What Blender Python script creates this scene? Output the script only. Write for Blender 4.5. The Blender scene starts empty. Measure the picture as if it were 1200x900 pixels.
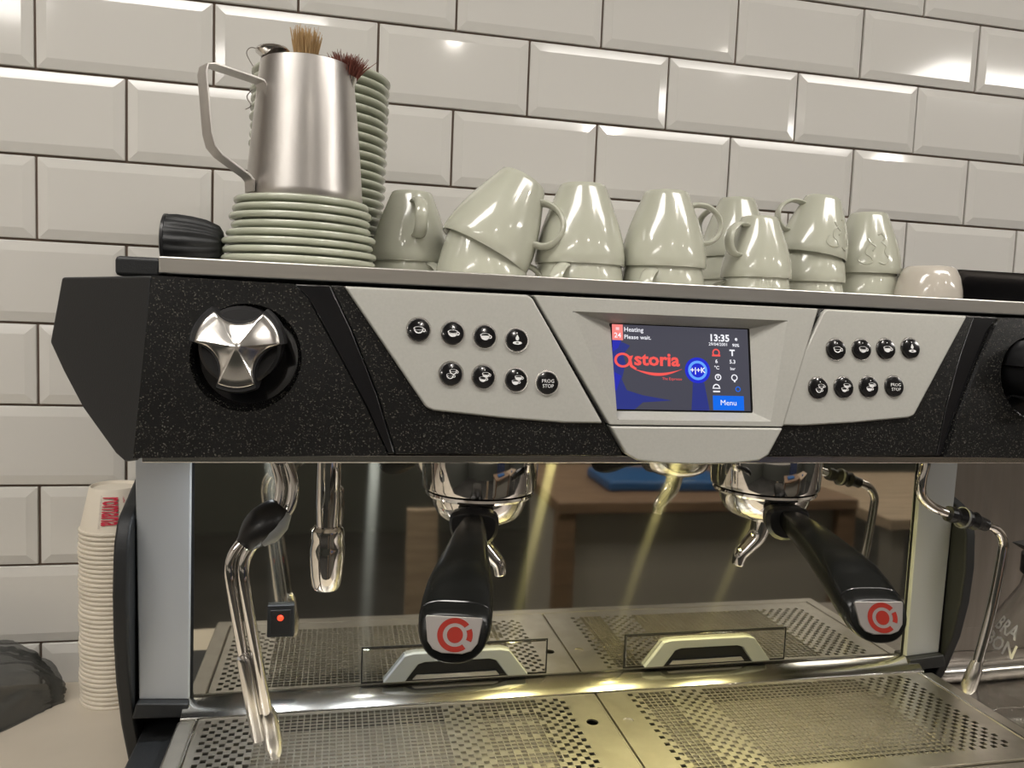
import bpy, math, random
from mathutils import Vector, Matrix
PI = math.pi
random.seed(7)
SC = bpy.context.scene
COL = SC.collection

# ------------------------------------------------------------------ camera
cam_d = bpy.data.cameras.new('camera'); cam = bpy.data.objects.new('camera', cam_d); COL.objects.link(cam)
cam_d.sensor_width = 36; cam_d.lens = 920 / 1200 * 36; cam_d.clip_start = .01
_r, _d, _f = (.9767, -.2107, .0407), (.0221, -.0902, -.9957), (.2135, .9734, -.0835)
cam.matrix_world = Matrix(((_r[0], -_d[0], -_f[0], .3676), (_r[1], -_d[1], -_f[1], -1.0752),
                           (_r[2], -_d[2], -_f[2], .5074), (0, 0, 0, 1)))
SC.camera = cam

# ------------------------------------------------------------------ world, exposure
w = bpy.data.worlds.new('world'); SC.world = w; w.use_nodes = True
w.node_tree.nodes['Background'].inputs[0].default_value = (.9, .93, 1, 1)
w.node_tree.nodes['Background'].inputs[1].default_value = .3
SC.view_settings.view_transform = 'Standard'; SC.view_settings.look = 'None'
SC.view_settings.gamma = 1; SC.view_settings.use_curve_mapping = False
SC.view_settings.exposure = 0.15
LAMP_W = 3.3          # watts of each ceiling downlight

# ------------------------------------------------------------------ materials
def mat(name, col, rough=.5, metal=0, noise=0, nscale=20, bump=0, bscale=200, spec=.5, coat=0, trans=0, ior=1.45, emit=None, estr=1, col2=None, stretch=(1,1,1), alpha=1):
    m = bpy.data.materials.new(name); m.use_nodes = True
    nt = m.node_tree; b = nt.nodes['Principled BSDF']
    b.inputs['Base Color'].default_value = (*col, 1); b.inputs['Roughness'].default_value = rough
    b.inputs['Metallic'].default_value = metal; b.inputs['Specular IOR Level'].default_value = spec
    b.inputs['Coat Weight'].default_value = coat; b.inputs['Coat Roughness'].default_value = .05
    b.inputs['Transmission Weight'].default_value = trans; b.inputs['IOR'].default_value = ior
    b.inputs['Alpha'].default_value = alpha
    if emit:
        b.inputs['Emission Color'].default_value = (*emit, 1); b.inputs['Emission Strength'].default_value = estr
    if noise or bump:
        tc = nt.nodes.new('ShaderNodeTexCoord'); mp = nt.nodes.new('ShaderNodeMapping')
        mp.inputs['Scale'].default_value = stretch
        nt.links.new(tc.outputs['Object'], mp.inputs[0])
    if noise:
        n = nt.nodes.new('ShaderNodeTexNoise'); n.inputs['Scale'].default_value = nscale; n.inputs['Detail'].default_value = 6
        nt.links.new(mp.outputs[0], n.inputs['Vector'])
        cr = nt.nodes.new('ShaderNodeValToRGB'); cr.color_ramp.elements[0].position = .35; cr.color_ramp.elements[1].position = .68
        c2 = col2 or tuple(c * (1 - noise) for c in col)
        cr.color_ramp.elements[0].color = (*c2, 1); cr.color_ramp.elements[1].color = (*col, 1)
        nt.links.new(n.outputs['Fac'], cr.inputs[0]); nt.links.new(cr.outputs[0], b.inputs['Base Color'])
        mr = nt.nodes.new('ShaderNodeMapRange'); mr.inputs[3].default_value = rough * 1.35; mr.inputs[4].default_value = rough * .75
        nt.links.new(n.outputs['Fac'], mr.inputs[0]); nt.links.new(mr.outputs[0], b.inputs['Roughness'])
    if bump:
        n2 = nt.nodes.new('ShaderNodeTexNoise'); n2.inputs['Scale'].default_value = bscale; n2.inputs['Detail'].default_value = 3
        nt.links.new(mp.outputs[0], n2.inputs['Vector'])
        bp = nt.nodes.new('ShaderNodeBump'); bp.inputs['Strength'].default_value = bump; bp.inputs['Distance'].default_value = .001
        nt.links.new(n2.outputs['Fac'], bp.inputs['Height']); nt.links.new(bp.outputs[0], b.inputs['Normal'])
    return m

M = {}
M['tile'] = mat('glazed_tile', (.60, .585, .55), .09, bump=.05, bscale=12, coat=.2)
M['grout'] = mat('dark_grout', (.15, .11, .085), .9)
M['ceramic'] = mat('celadon_glaze', (.455, .46, .38), .16, coat=.6, noise=.06, nscale=9)
M['ceramic_white'] = mat('grey_white_glaze', (.50, .46, .40), .16, coat=.6)
M['saucer'] = mat('saucer_glaze', (.46, .48, .385), .2, coat=.4)
M['steel'] = mat('brushed_steel', (.78, .76, .72), .33, 1, noise=.18, nscale=7, bump=.05, bscale=60, stretch=(.25, 8, 8))
M['tray_steel'] = mat('tray_steel', (.66, .63, .57), .31, 1, noise=.22, nscale=26, bump=.10, bscale=90)
M['jug_steel'] = mat('worn_jug_steel', (.66, .63, .60), .33, 1, noise=.22, nscale=22, stretch=(1, 1, .5), bump=.05)
M['ledge_steel'] = mat('ledge_steel', (.50, .49, .46), .13, 1, noise=.25, nscale=5, stretch=(1, 4, 4))
M['floor_dull'] = mat('coffee_stained_basin', (.10, .09, .075), .5, .6, noise=.5, nscale=15)  # shade under the grates put into the colour, so the holes read black
M['chrome'] = mat('chrome', (.80, .78, .76), .06, 1)
M['satin_chrome'] = mat('satin_chrome', (.75, .73, .70), .2, 1)
M['dull_steel'] = mat('dull_sheet_steel', (.33, .30, .27), .38, 1, noise=.2, nscale=8, stretch=(6, 6, .6))
M['silver'] = mat('silver_paint', (.44, .435, .40), .42, .25, noise=.05, nscale=500)
M['silver_dark'] = mat('grey_plastic', (.25, .26, .26), .45, .1)
M['pillar'] = mat('pillar_silver', (.42, .435, .45), .42, .3)
M['matte_black'] = mat('matte_black_plastic', (.014, .015, .016), .5, bump=.15, bscale=900)
M['gloss_black'] = mat('gloss_black_plastic', (.006, .006, .007), .14, coat=.5)
M['rubber'] = mat('black_rubber', (.014, .014, .015), .35)
M['handle_black'] = mat('handle_black_plastic', (.006, .0065, .006), .26, spec=.35)
M['black_hole'] = mat('unlit_cavity', (.005, .005, .005), .7)
M['white_print'] = mat('white_print', (.8, .8, .8), .4)
M['red_badge'] = mat('red_enamel', (.27, .022, .014), .25, coat=.6)
M['badge_silver'] = mat('badge_silver', (.45, .42, .40), .3, .7)
M['paper'] = mat('white_paper', (.68, .62, .52), .6)
M['red_print'] = mat('red_print', (.5, .02, .05), .6)
M['grey_print'] = mat('grey_print', (.35, .3, .27), .6)
M['marble'] = mat('marble_counter', (.56, .50, .41), .35, noise=.12, nscale=5, col2=(.46, .41, .33))
M['tan_bristle'] = mat('tan_bristle', (.42, .27, .12), .7)
M['red_bristle'] = mat('dark_red_bristle', (.16, .045, .03), .7)
M['wood'] = mat('light_wood', (.38, .29, .20), .4, noise=.3, nscale=6, stretch=(1, 8, 8))
M['wood_orange'] = mat('orange_wood', (.20, .125, .075), .4, noise=.3, nscale=6, stretch=(1, 8, 8))
M['beige'] = mat('beige_board', (.30, .28, .24), .6)
M['blue'] = mat('blue_plastic', (.015, .08, .22), .4)
M['navy'] = mat('navy_cloth', (.02, .03, .07), .8)
M['room_dark'] = mat('dark_green_grey_paint', (.07, .073, .062), .7)
M['room_light'] = mat('pale_wall_paint', (.62, .58, .52), .7)
M['floor_dark'] = mat('dark_floor_tile', (.05, .048, .044), .4, noise=.3, nscale=3)
M['ceiling'] = mat('ceiling_paint', (.6, .58, .54), .8)
M['lens'] = mat('lamp_lens', (1, 1, 1), .5, emit=(1, .93, .82), estr=22)
M['led_warm'] = mat('warm_led_lens', (1, 1, .7), .5, emit=(1, .85, .30), estr=6)
M['led_cool'] = mat('cool_led_lens', (1, 1, 1), .5, emit=(.85, .92, 1), estr=5)
M['red_lit'] = mat('lit_red', (.5, .02, .01), .3, emit=(1, .06, .02), estr=1.6)
M['smoke_plastic'] = mat('smoked_bag_film', (.11, .115, .11), .22, noise=.6, nscale=12, alpha=.55, bump=.3, bscale=30)
def emis(n, c, s=1): M[n] = mat(n, (0, 0, 0), .3, emit=c, estr=s); return M[n]
emis('scr_bg', (.055, .055, .075)); emis('scr_blue', (.015, .02, .38)); emis('scr_red', (.85, .09, .08)); emis('scr_white', (.85, .85, .9))
emis('scr_pink', (.85, .22, .2)); emis('scr_cyan', (.12, .35, .95)); emis('scr_menu', (.0, .13, .75)); emis('scr_dkblue', (.02, .03, .20))
emis('scr_glow', (.01, .02, .55))

def glass():
    m = bpy.data.materials.new('clear_glass'); m.use_nodes = True
    b = m.node_tree.nodes['Principled BSDF']; b.inputs['Transmission Weight'].default_value = 1; b.inputs['Roughness'].default_value = .02
    b.inputs['Base Color'].default_value = (.92, .92, .9, 1); b.inputs['IOR'].default_value = 1.35
    return m
M['glass'] = glass()

def sparkle():
    m = mat('sparkle_black', (.008, .008, .008), .25, coat=.3, spec=.35); nt = m.node_tree; b = nt.nodes['Principled BSDF']
    tc = nt.nodes.new('ShaderNodeTexCoord'); v = nt.nodes.new('ShaderNodeTexVoronoi'); v.inputs['Scale'].default_value = 1500
    nt.links.new(tc.outputs['Object'], v.inputs['Vector'])
    sp = nt.nodes.new('ShaderNodeSeparateColor'); nt.links.new(v.outputs['Color'], sp.inputs[0])
    cr = nt.nodes.new('ShaderNodeValToRGB'); e = cr.color_ramp.elements
    e[0].position = .90; e[0].color = (.006, .006, .006, 1); e[1].position = 1; e[1].color = (.09, .085, .07, 1)
    nt.links.new(sp.outputs[0], cr.inputs[0]); nt.links.new(cr.outputs[0], b.inputs['Base Color'])
    return m
M['sparkle'] = sparkle()

def mirror():
    # polished sheet with a vertical grain: a sharp lobe and a weak lobe stretched along the grain
    m = bpy.data.materials.new('polished_backsplash'); m.use_nodes = True; nt = m.node_tree
    for n in list(nt.nodes): nt.nodes.remove(n)
    out = nt.nodes.new('ShaderNodeOutputMaterial'); mx = nt.nodes.new('ShaderNodeMixShader'); mx.inputs[0].default_value = .03
    a = nt.nodes.new('ShaderNodeBsdfAnisotropic'); a.inputs['Color'].default_value = (.58, .565, .51, 1); a.inputs['Roughness'].default_value = .035
    c = nt.nodes.new('ShaderNodeBsdfAnisotropic'); c.inputs['Color'].default_value = (.40, .39, .32, 1); c.inputs['Roughness'].default_value = .24
    c.inputs['Anisotropy'].default_value = .85
    tg = nt.nodes.new('ShaderNodeTangent'); tg.direction_type = 'RADIAL'; tg.axis = 'Y'
    tg2 = nt.nodes.new('ShaderNodeCombineXYZ'); tg2.inputs[0].default_value = 1
    nt.links.new(tg2.outputs[0], c.inputs['Tangent'])
    nt.nodes.remove(tg)
    n = nt.nodes.new('ShaderNodeTexNoise'); n.inputs['Scale'].default_value = 9; tc = nt.nodes.new('ShaderNodeTexCoord')
    nt.links.new(tc.outputs['Object'], n.inputs['Vector'])
    bp = nt.nodes.new('ShaderNodeBump'); bp.inputs['Strength'].default_value = .05; bp.inputs['Distance'].default_value = .002
    nt.links.new(n.outputs['Fac'], bp.inputs['Height']); nt.links.new(bp.outputs[0], a.inputs['Normal'])
    nt.links.new(a.outputs[0], mx.inputs[1]); nt.links.new(c.outputs[0], mx.inputs[2]); nt.links.new(mx.outputs[0], out.inputs[0])
    return m
M['mirror'] = mirror()

# ------------------------------------------------------------------ helpers
class MB:
    def __init__(s): s.v = []; s.f = []; s.mi = []; s.cur = 0
    def add(s, vs, fs):
        o = len(s.v); s.v += [tuple(v) for v in vs]; s.f += [tuple(i + o for i in f) for f in fs]; s.mi += [s.cur] * len(fs); return s
    def box(s, a, b):
        x0, y0, z0 = a; x1, y1, z1 = b
        return s.add([(x0,y0,z0),(x1,y0,z0),(x1,y1,z0),(x0,y1,z0),(x0,y0,z1),(x1,y0,z1),(x1,y1,z1),(x0,y1,z1)],
                     [(0,3,2,1),(4,5,6,7),(0,1,5,4),(1,2,6,5),(2,3,7,6),(3,0,4,7)])
    def loft(s, rings, cap=True, closed=True):
        n = len(rings[0]); o = []; f = []
        for r in rings: o += list(r)
        for i in range(len(rings) - 1):
            for j in range(n if closed else n - 1):
                k = (j + 1) % n; f.append((i*n+j, i*n+k, (i+1)*n+k, (i+1)*n+j))
        if cap and closed: f.append(tuple(range(n))[::-1]); f.append(tuple((len(rings)-1)*n + j for j in range(n)))
        return s.add(o, f)
    def lathe(s, prof, n=40, c=(0,0,0), cap=False, T=None):
        rings = []
        for r, z in prof:
            ring = [Vector((r*math.cos(2*PI*j/n), r*math.sin(2*PI*j/n), z)) for j in range(n)]
            if T: ring = [T @ p for p in ring]
            rings.append([p + Vector(c) for p in ring])
        return s.loft(rings, cap)
    def tube(s, path, rad, n=14, sx=1, sy=1, up=(0,0,1), cap=True):
        path = [Vector(p) for p in path]; rings = []; prev = None
        for i, p in enumerate(path):
            t = (path[min(i+1, len(path)-1)] - path[max(i-1, 0)]).normalized()
            a = prev if prev is not None else Vector(up)
            a = (a - t * a.dot(t)); a = a.normalized() if a.length > 1e-6 else t.orthogonal().normalized()
            prev = a; b = t.cross(a); r = rad[i] if isinstance(rad, (list, tuple)) else rad
            rings.append([p + a*math.cos(2*PI*j/n)*r*sy + b*math.sin(2*PI*j/n)*r*sx for j in range(n)])
        return s.loft(rings, cap)
    def prism(s, poly, fn, d0, d1):
        n = len(poly)
        return s.add([fn(x, z, d0) for x, z in poly] + [fn(x, z, d1) for x, z in poly],
                     [tuple(range(n)), tuple(range(2*n-1, n-1, -1))] + [(i, i+n, (i+1) % n + n, (i+1) % n) for i in range(n)])
    def flat(s, vs, fs, fn, d):
        return s.add([fn(x, z, d) for x, z in vs], fs)
    def build(s, name, m, parent=None, smooth=True, bevel=0, seg=2, angle=35):
        me = bpy.data.meshes.new(name); me.from_pydata(s.v, [], s.f)
        for mm in (m if isinstance(m, (list, tuple)) else [m]): me.materials.append(mm)
        if isinstance(m, (list, tuple)): me.polygons.foreach_set('material_index', s.mi)
        me.update()
        import bmesh
        bm = bmesh.new(); bm.from_mesh(me); bmesh.ops.recalc_face_normals(bm, faces=bm.faces); bm.to_mesh(me); bm.free()
        o = bpy.data.objects.new(name, me); COL.objects.link(o)
        if smooth:
            me.polygons.foreach_set('use_smooth', [True] * len(me.polygons)); me.set_sharp_from_angle(angle=math.radians(angle))
        if bevel:
            b = o.modifiers.new('bevel', 'BEVEL'); b.width = bevel; b.segments = seg; b.limit_method = 'ANGLE'; b.angle_limit = math.radians(30)
            b.harden_normals = True
        if parent: o.parent = parent
        return o
def tag(o, label, cat, group=None, kind=None):
    if label: o['label'] = label
    if cat: o['category'] = cat
    if group: o['group'] = group
    if kind: o['kind'] = kind
    return o
def thing(name, label, cat, loc=(0,0,0), rz=0, group=None):
    o = bpy.data.objects.new(name, None); COL.objects.link(o); o.empty_display_size = .02
    o.location = loc; o.rotation_euler = (0, 0, rz); return tag(o, label, cat, group)
def copy_tree(o, parent=None):
    c = o.copy(); COL.objects.link(c); c.parent = parent
    for k in [x for x in bpy.data.objects if x.parent == o]: copy_tree(k, c)
    return c
def spline(pts, n=8):
    pts = [Vector(p) for p in pts]; out = []
    for i in range(len(pts) - 1):
        p0, p1, p2, p3 = pts[max(i-1,0)], pts[i], pts[i+1], pts[min(i+2, len(pts)-1)]
        for k in range(n):
            t = k / n
            out.append(.5*((2*p1) + (p2-p0)*t + (2*p0-5*p1+4*p2-p3)*t*t + (3*p1-p0-3*p2+p3)*t**3))
    return out + [pts[-1]]
_txt = {}
def text2d(s, size, align='CENTER', sx=1, bold=0):
    key = (s, align, bold)
    if key not in _txt:
        c = bpy.data.curves.new('t', 'FONT'); c.body = s; c.size = 1; c.align_x = align; c.align_y = 'CENTER'; c.offset = bold; c.resolution_u = 2
        o = bpy.data.objects.new('t', c); COL.objects.link(o); bpy.context.view_layer.update()
        me = bpy.data.meshes.new_from_object(o.evaluated_get(bpy.context.evaluated_depsgraph_get()))
        _txt[key] = ([(v.co.x, v.co.y) for v in me.vertices], [tuple(p.vertices) for p in me.polygons])
        bpy.data.objects.remove(o); bpy.data.curves.remove(c); bpy.data.meshes.remove(me)
    v, f = _txt[key]
    return [(x*size*sx, y*size) for x, y in v], f
def shift(v, x, z): return [(a + x, b + z) for a, b in v]
def disc2(cx, cz, r, n=24, rz=None): return [(cx + r*math.cos(2*PI*k/n), cz + (rz or r)*math.sin(2*PI*k/n)) for k in range(n)]
def ring2(cx, cz, r0, r1, n=28, a0=0, a1=2*PI, ry=1):
    v = []; f = []
    for k in range(n + 1):
        a = a0 + (a1-a0)*k/n
        v += [(cx + r0*math.cos(a), cz + ry*r0*math.sin(a)), (cx + r1*math.cos(a), cz + ry*r1*math.sin(a))]
        if k: f.append((2*k-2, 2*k-1, 2*k+1, 2*k))
    return v, f

# ================================================================== THE SETTING
CT = .018                                     # counter top height
wall = MB().box((-2.2, .0035, -.9), (5.2, .12, 1.9)).build('wall_back', M['grout'], smooth=False); wall['kind'] = 'structure'
TW, TH, J = .203, .203/1.991, .0028
def tile_mesh():
    a, b = TW/2 - J/2, TH/2 - J/2; i = .0125; h = .0028
    m = MB()
    m.add([(-a,.004,-b),(a,.004,-b),(a,.004,b),(-a,.004,b), (-a,0,-b),(a,0,-b),(a,0,b),(-a,0,b), (-a+i,-h,-b+i),(a-i,-h,-b+i),(a-i,-h,b-i),(-a+i,-h,b-i)],
          [(4,5,1,0),(5,6,2,1),(6,7,3,2),(7,4,0,3),(4,8,9,5),(5,9,10,6),(6,10,11,7),(7,11,8,4),(8,11,10,9)])
    return m
tile0 = tile_mesh().build('tile', M['tile'], wall, bevel=.0012, seg=2, angle=10)
first = True
for k in range(-3, 9):                        # row k lies between joint lines k and k+1; joint line 0 is at z = .885
    off = 0 if k % 2 == 0 else .5
    for i in range(-3, 9):
        x = (i + off + .5) * TW; z = .885 - (k + .5) * TH
        if z - TH/2 < CT - .09: continue
        t = tile0 if first else tile0.copy()
        if not first: COL.objects.link(t)
        first = False
        t.parent = wall; t.location = (x, random.uniform(-.0004, .0004), z)
        t.rotation_euler = (random.uniform(-.006, .006), 0, random.uniform(-.006, .006))
fl = MB().box((-2.2, -4.6, -.95), (5.2, .12, -.9)).build('floor', M['floor_dark'], smooth=False); fl['kind'] = 'structure'
ce = MB().box((-2.2, -4.6, 1.75), (5.2, .12, 1.8)).build('ceiling', M['ceiling'], smooth=False); ce['kind'] = 'structure'
for nm, a, b in (('wall_left', (-2.3, -4.6, -.9), (-2.2, .12, 1.8)), ('wall_right', (5.2, -4.6, -.9), (5.3, .12, 1.8)), ('wall_front', (-2.3, -4.7, -.9), (5.3, -4.6, 1.8))):
    o = MB().box(a, b).build(nm, M['room_light'], smooth=False); o['kind'] = 'structure'
for k, (a, b) in enumerate((((-2.2, -4.6, -.9), (-2.17, -.8, .12)), ((5.17, -4.6, -.9), (5.2, -.8, .12)), ((-2.17, -4.6, -.9), (5.17, -4.57, .12)))):
    o = MB().box(a, b).build('trim_%d' % (k+1), M['room_dark'], smooth=False); o['kind'] = 'structure'  # added dark wall bands, keep the downward reflections in the backsplash dark

# downlights
def downlight(x, y, label, p=LAMP_W, col=(1, .93, .85)):
    t = thing('ceiling_downlight', label, 'ceiling lamp', (x, y, 1.75), group='round downlights in the ceiling')
    MB().lathe([(.035, -.002), (.055, -.004), (.058, 0), (.035, 0)], 24).build('trim_ring', M['satin_chrome'], t)
    MB().lathe([(0.0005, -.001), (.034, -.001)], 24).build('lens', M['lens'], t)
    L = bpy.data.lights.new('downlight', 'AREA'); L.shape = 'DISK'; L.size = .07; L.energy = p; L.color = col; L.spread = 2.6
    o = bpy.data.objects.new('downlight_beam', L); COL.objects.link(o); o.parent = t; o.location = (0, 0, -.012)
ORD = 'first second third fourth fifth sixth seventh eighth ninth tenth eleventh twelfth thirteenth fourteenth fifteenth sixteenth seventeenth eighteenth nineteenth twentieth'.split()
def ordn(n):
    return ORD[n-1] if n <= 20 else 'twenty-' + ORD[n-21] if n < 30 else 'thirtieth' if n == 30 else 'thirty-' + ORD[n-31] if n < 40 else 'fortieth'
for i, (x, y) in enumerate([(-.9, -1.2), (.15, -1.05), (1.2, -1.2), (2.3, -1.2), (-.5, -2.4), (.8, -2.5), (2.1, -2.4), (3.5, -2.4), (1.4, -3.7), (3.2, -3.7), (0, -3.7)]):
    downlight(x, y, 'round white ceiling downlight, ' + ordn((i % 4) + 1 if i < 8 else i - 7) + ' in the ' + ('row nearest the tiled wall', 'middle row', 'row farthest from the tiled wall')[i // 4], LAMP_W)
def strip_light(x, y, lx, ly, p, lab):
    t = thing('ceiling_panel_light', lab, 'ceiling lamp', (x, y, 1.72))
    MB().box((-lx/2-.02, -ly/2-.02, 0), (lx/2+.02, ly/2+.02, .03)).build('housing', M['silver_dark'], t, bevel=.003)
    MB().box((-lx/2, -ly/2, -.004), (lx/2, ly/2, .001)).build('diffuser', mat('panel_diffuser', (1,1,1), .5, emit=(1, .95, .88), estr=p / (lx*ly) / 4.5), t)
    L = bpy.data.lights.new('panel', 'AREA'); L.shape = 'RECTANGLE'; L.size = lx; L.size_y = ly; L.energy = p; L.color = (1, .96, .91)
    o = bpy.data.objects.new('panel_glow', L); COL.objects.link(o); o.parent = t; o.location = (0, 0, -.008)
strip_light(3.7, -2.2, 1.4, .3, 16, 'long ceiling panel light over the far right of the room')  # added panel, brightens the room walls reflected in the steel
strip_light(-1.45, -2.6, 1.2, .3, 12, 'long ceiling panel light over the far left of the room')  # added fill panel for the left walls, placed clear of the tile reflections
strip_light(-.3, -1.0, 1.2, .3, 11, 'long ceiling panel light above the left of the counter')
strip_light(1.5, -1.0, 1.2, .3, 8.5, 'long ceiling panel light above the right of the counter')

# counters
o = MB().box((-2.16, -.75, CT-.04), (.62, -.0045, CT)).build('countertop', M['marble'], bevel=.003)
tag(o, 'pale marble countertop under the left of the coffee machine', 'countertop')
o = MB().box((-2.16, -.70, -.9), (5.16, -.0045, CT-.04)).build('base_cabinet', M['silver_dark'], smooth=False)
tag(o, 'grey base cabinet carrying the counter', 'cabinet')
o = MB().box((.62, -.75, CT-.04), (5.16, -.0045, CT)).build('steel_worktop', M['dull_steel'], bevel=.003)
tag(o, 'dark stainless steel worktop to the right of the machine', 'worktop')
# steel splash unit on the right
t = thing('steel_splash_cabinet', 'dull stainless steel cabinet against the wall right of the machine', 'steel cabinet', (1.15, -.15, CT))
MB().box((0, 0, .04), (.9, .14, .525)).build('body', M['dull_steel'], t, bevel=.002)
MB().box((0, -.0022, .075), (.9, 0, .52)).build('front_sheet', M['dull_steel'], t, bevel=.001)
MB().tube([(0, -.008, .014), (.9, -.008, .014)], .014, 16).build('coved_skirting', M['satin_chrome'], t)
MB().box((0, -.003, .001), (.9, .14, .0405)).build('plinth', M['dull_steel'], t)

# ================================================================== ESPRESSO MACHINE
XC = .628                                      # middle of the machine
em = thing('espresso_machine', 'two group espresso machine with black sparkle front, silver keypads and blue lit screen', 'coffee machine', (XC, -.3, CT))
EMO = Vector((XC, -.3, CT))
def P(mb, name, m, parent=em, **k):
    # geometry is written in room coordinates and moved to the thing's base
    mb.v = [(x-EMO.x, y-EMO.y, z-EMO.z) for x, y, z in mb.v]
    return mb.build(name, m, parent, **k)
def fp(x, z, d=0):                             # tilted front plane of the body: d is the outward offset
    ty = (.5235 - z) / .1165 * .025
    return (x, -.495 - ty - d*.977, z + (-d*.21 if False else d*.0))
def mx(poly): return [(2*XC - x, z) for x, z in poly][::-1]
def tint(v, f, d, m, name, parent): return P(MB().flat(v, f, fp, d), name, m, parent, smooth=False)

P(MB().box((.242, -.485, .407), (1.014, -.06, .5245)), 'body_shell', M['matte_black'], bevel=.004)
# end caps flaring outwards
for sgn in (1, -1):
    X = lambda x: x if sgn > 0 else 2*XC - x
    fr = [(.2400, -.497, .5262), (.1600, -.418, .5245), (.1520, -.420, .4750), (.1640, -.429, .4540), (.1820, -.444, .4280), (.2130, -.478, .4000), (.2230, -.490, .3960), (.2360, -.516, .4020)]
    bk = [(.2400, -.07, .5262), (.1600, -.07, .5245), (.1520, -.07, .4750), (.1640, -.07, .4540), (.1820, -.07, .4280), (.2130, -.07, .4000), (.2230, -.07, .3960), (.2360, -.07, .4020)]
    P(MB().loft([[(X(a), b, c) for a, b, c in fr], [(X(a), b, c) for a, b, c in bk]]), 'end_cap', M['matte_black'], bevel=.002)
# sparkle front panels with a round recess for the steam knob
RC = (.3045, .4735); RR = .0365
def end_panel(sgn):
    out = [(.2362, .4062), (.2415, .5262), (.3340, .5250), (.3440, .5150), (.3640, .4800), (.3850, .4420), (.4010, .4085)]
    X = lambda x: x if sgn > 0 else 2*XC - x
    n = 48; ring = [(RC[0] + RR*math.cos(2*PI*k/n), RC[1] + RR*math.sin(2*PI*k/n)) for k in range(n)]
    # outer boundary sampled towards the same angles
    def hit(a):
        dx, dz = math.cos(a), math.sin(a); best = 9
        for (x0, z0), (x1, z1) in zip(out, out[1:] + out[:1]):
            ex, ez = x1-x0, z1-z0; den = dx*ez - dz*ex
            if abs(den) < 1e-9: continue
            t = ((x0-RC[0])*ez - (z0-RC[1])*ex) / den; u = ((x0-RC[0])*dz - (z0-RC[1])*dx) / den
            if t > 0 and -1e-6 <= u <= 1+1e-6: best = min(best, t)
        return (RC[0] + dx*best, RC[1] + dz*best)
    angs = sorted([2*PI*k/n for k in range(n)] + [math.atan2(z-RC[1], x-RC[0]) % (2*PI) for x, z in out])
    ins = [(RC[0] + RR*math.cos(a), RC[1] + RR*math.sin(a)) for a in angs]; outs = [hit(a) for a in angs]; n = len(angs)
    mb = MB(); d = .008
    L = [[fp(X(x), z, -.004) for x, z in outs], [fp(X(x), z, d) for x, z in outs], [fp(X(x), z, d) for x, z in ins],
         [fp(X(RC[0] + (x-RC[0])*.93), RC[1] + (z-RC[1])*.93, d-.004) for x, z in ins], [fp(X(RC[0] + (x-RC[0])*.9), RC[1] + (z-RC[1])*.9, -.0115) for x, z in ins]]
    mb.loft(L, cap=False); pan = P(mb, 'end_panel', M['sparkle'], angle=25)
    dd = MB(); dd.add([fp(X(x), z, -.0105) for x, z in disc2(*RC, RR*.93, 40)], [tuple(range(40))]); P(dd, 'knob_recess', M['gloss_black'], pan)
    rr = MB(); v, f = ring2(RC[0], RC[1], RR*.9, RR*.99, 40); rr.flat([(X(a), b) for a, b in v], f, fp, d+.0004)
    # glossy wedge beside the keypad panel
    wd = [(.3345, .5250), (.3590, .5252), (.3740, .4950), (.3930, .4500), (.4062, .4088), (.4015, .4086), (.3855, .4420), (.3645, .4800), (.3445, .5150)]
    P(MB().prism([(X(a), b) for a, b in wd], fp, -.004, .0035), 'gloss_wedge', M['gloss_black'], bevel=.001)
    # steam knob: three lobed chrome cap on a black hub
    kn = thing('steam_knob', None, None); kn.name = 'steam_knob'; 
    for kx in ('label', 'category'):
        if kx in kn: del kn[kx]
    kn.parent = em; kn.location = (0, 0, 0)
    cx, cz = X(RC[0]-.0025), RC[1] + .0085
    def tri(rad, sc):
        pts = []
        for k in range(144):
            a = 2*PI*k/144
            best = 1.0
            for q in (90, 210, 330):
                D, rs = 1.22, .68; da = a - math.radians(q); disc = rs*rs - (D*math.sin(da))**2
                if disc > 0 and math.cos(da) > 0: best = min(best, D*math.cos(da) - math.sqrt(disc))
            sh = 1 if sc > .85 else max(0, sc/.85)**.8
            rd = rad*sc*(best*sh + .62*(1-sh))
            pts.append((cx + rd*math.cos(a), cz + rd*math.sin(a)))
        return pts
    hub = MB(); hub.loft([[fp(x, z, -.012) for x, z in tri(.0284, .96)], [fp(x, z, .020) for x, z in tri(.0284, 1.06)], [fp(x, z, .034) for x, z in tri(.0284, 1.07)], [fp(x, z, .0375) for x, z in tri(.0284, 1.02)]])
    P(hub, 'knob_hub', M['rubber'], kn)
    P(MB().loft([[fp(x, z, -.011) for x, z in disc2(cx, cz, .0262, 40)], [fp(x, z, .024) for x, z in disc2(cx, cz, .0262, 40)], [fp(x, z, .0265) for x, z in disc2(cx, cz, .024, 40)]]), 'knob_skirt', M['rubber'], kn)
    cap = MB(); rings = []
    for sc, d in ((1.0, .037), (.985, .0385), (.95, .0392), (.8, .0400), (.6, .0412), (.4, .0428), (.2, .0446), (.06, .0454), (.001, .0455)):
        rings.append([fp(x, z, d) for x, z in tri(.0268, sc)])
    P(cap.loft(rings, cap=False), 'knob_cap', M['satin_chrome'], kn, angle=88)
end_panel(1); end_panel(-1)

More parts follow.
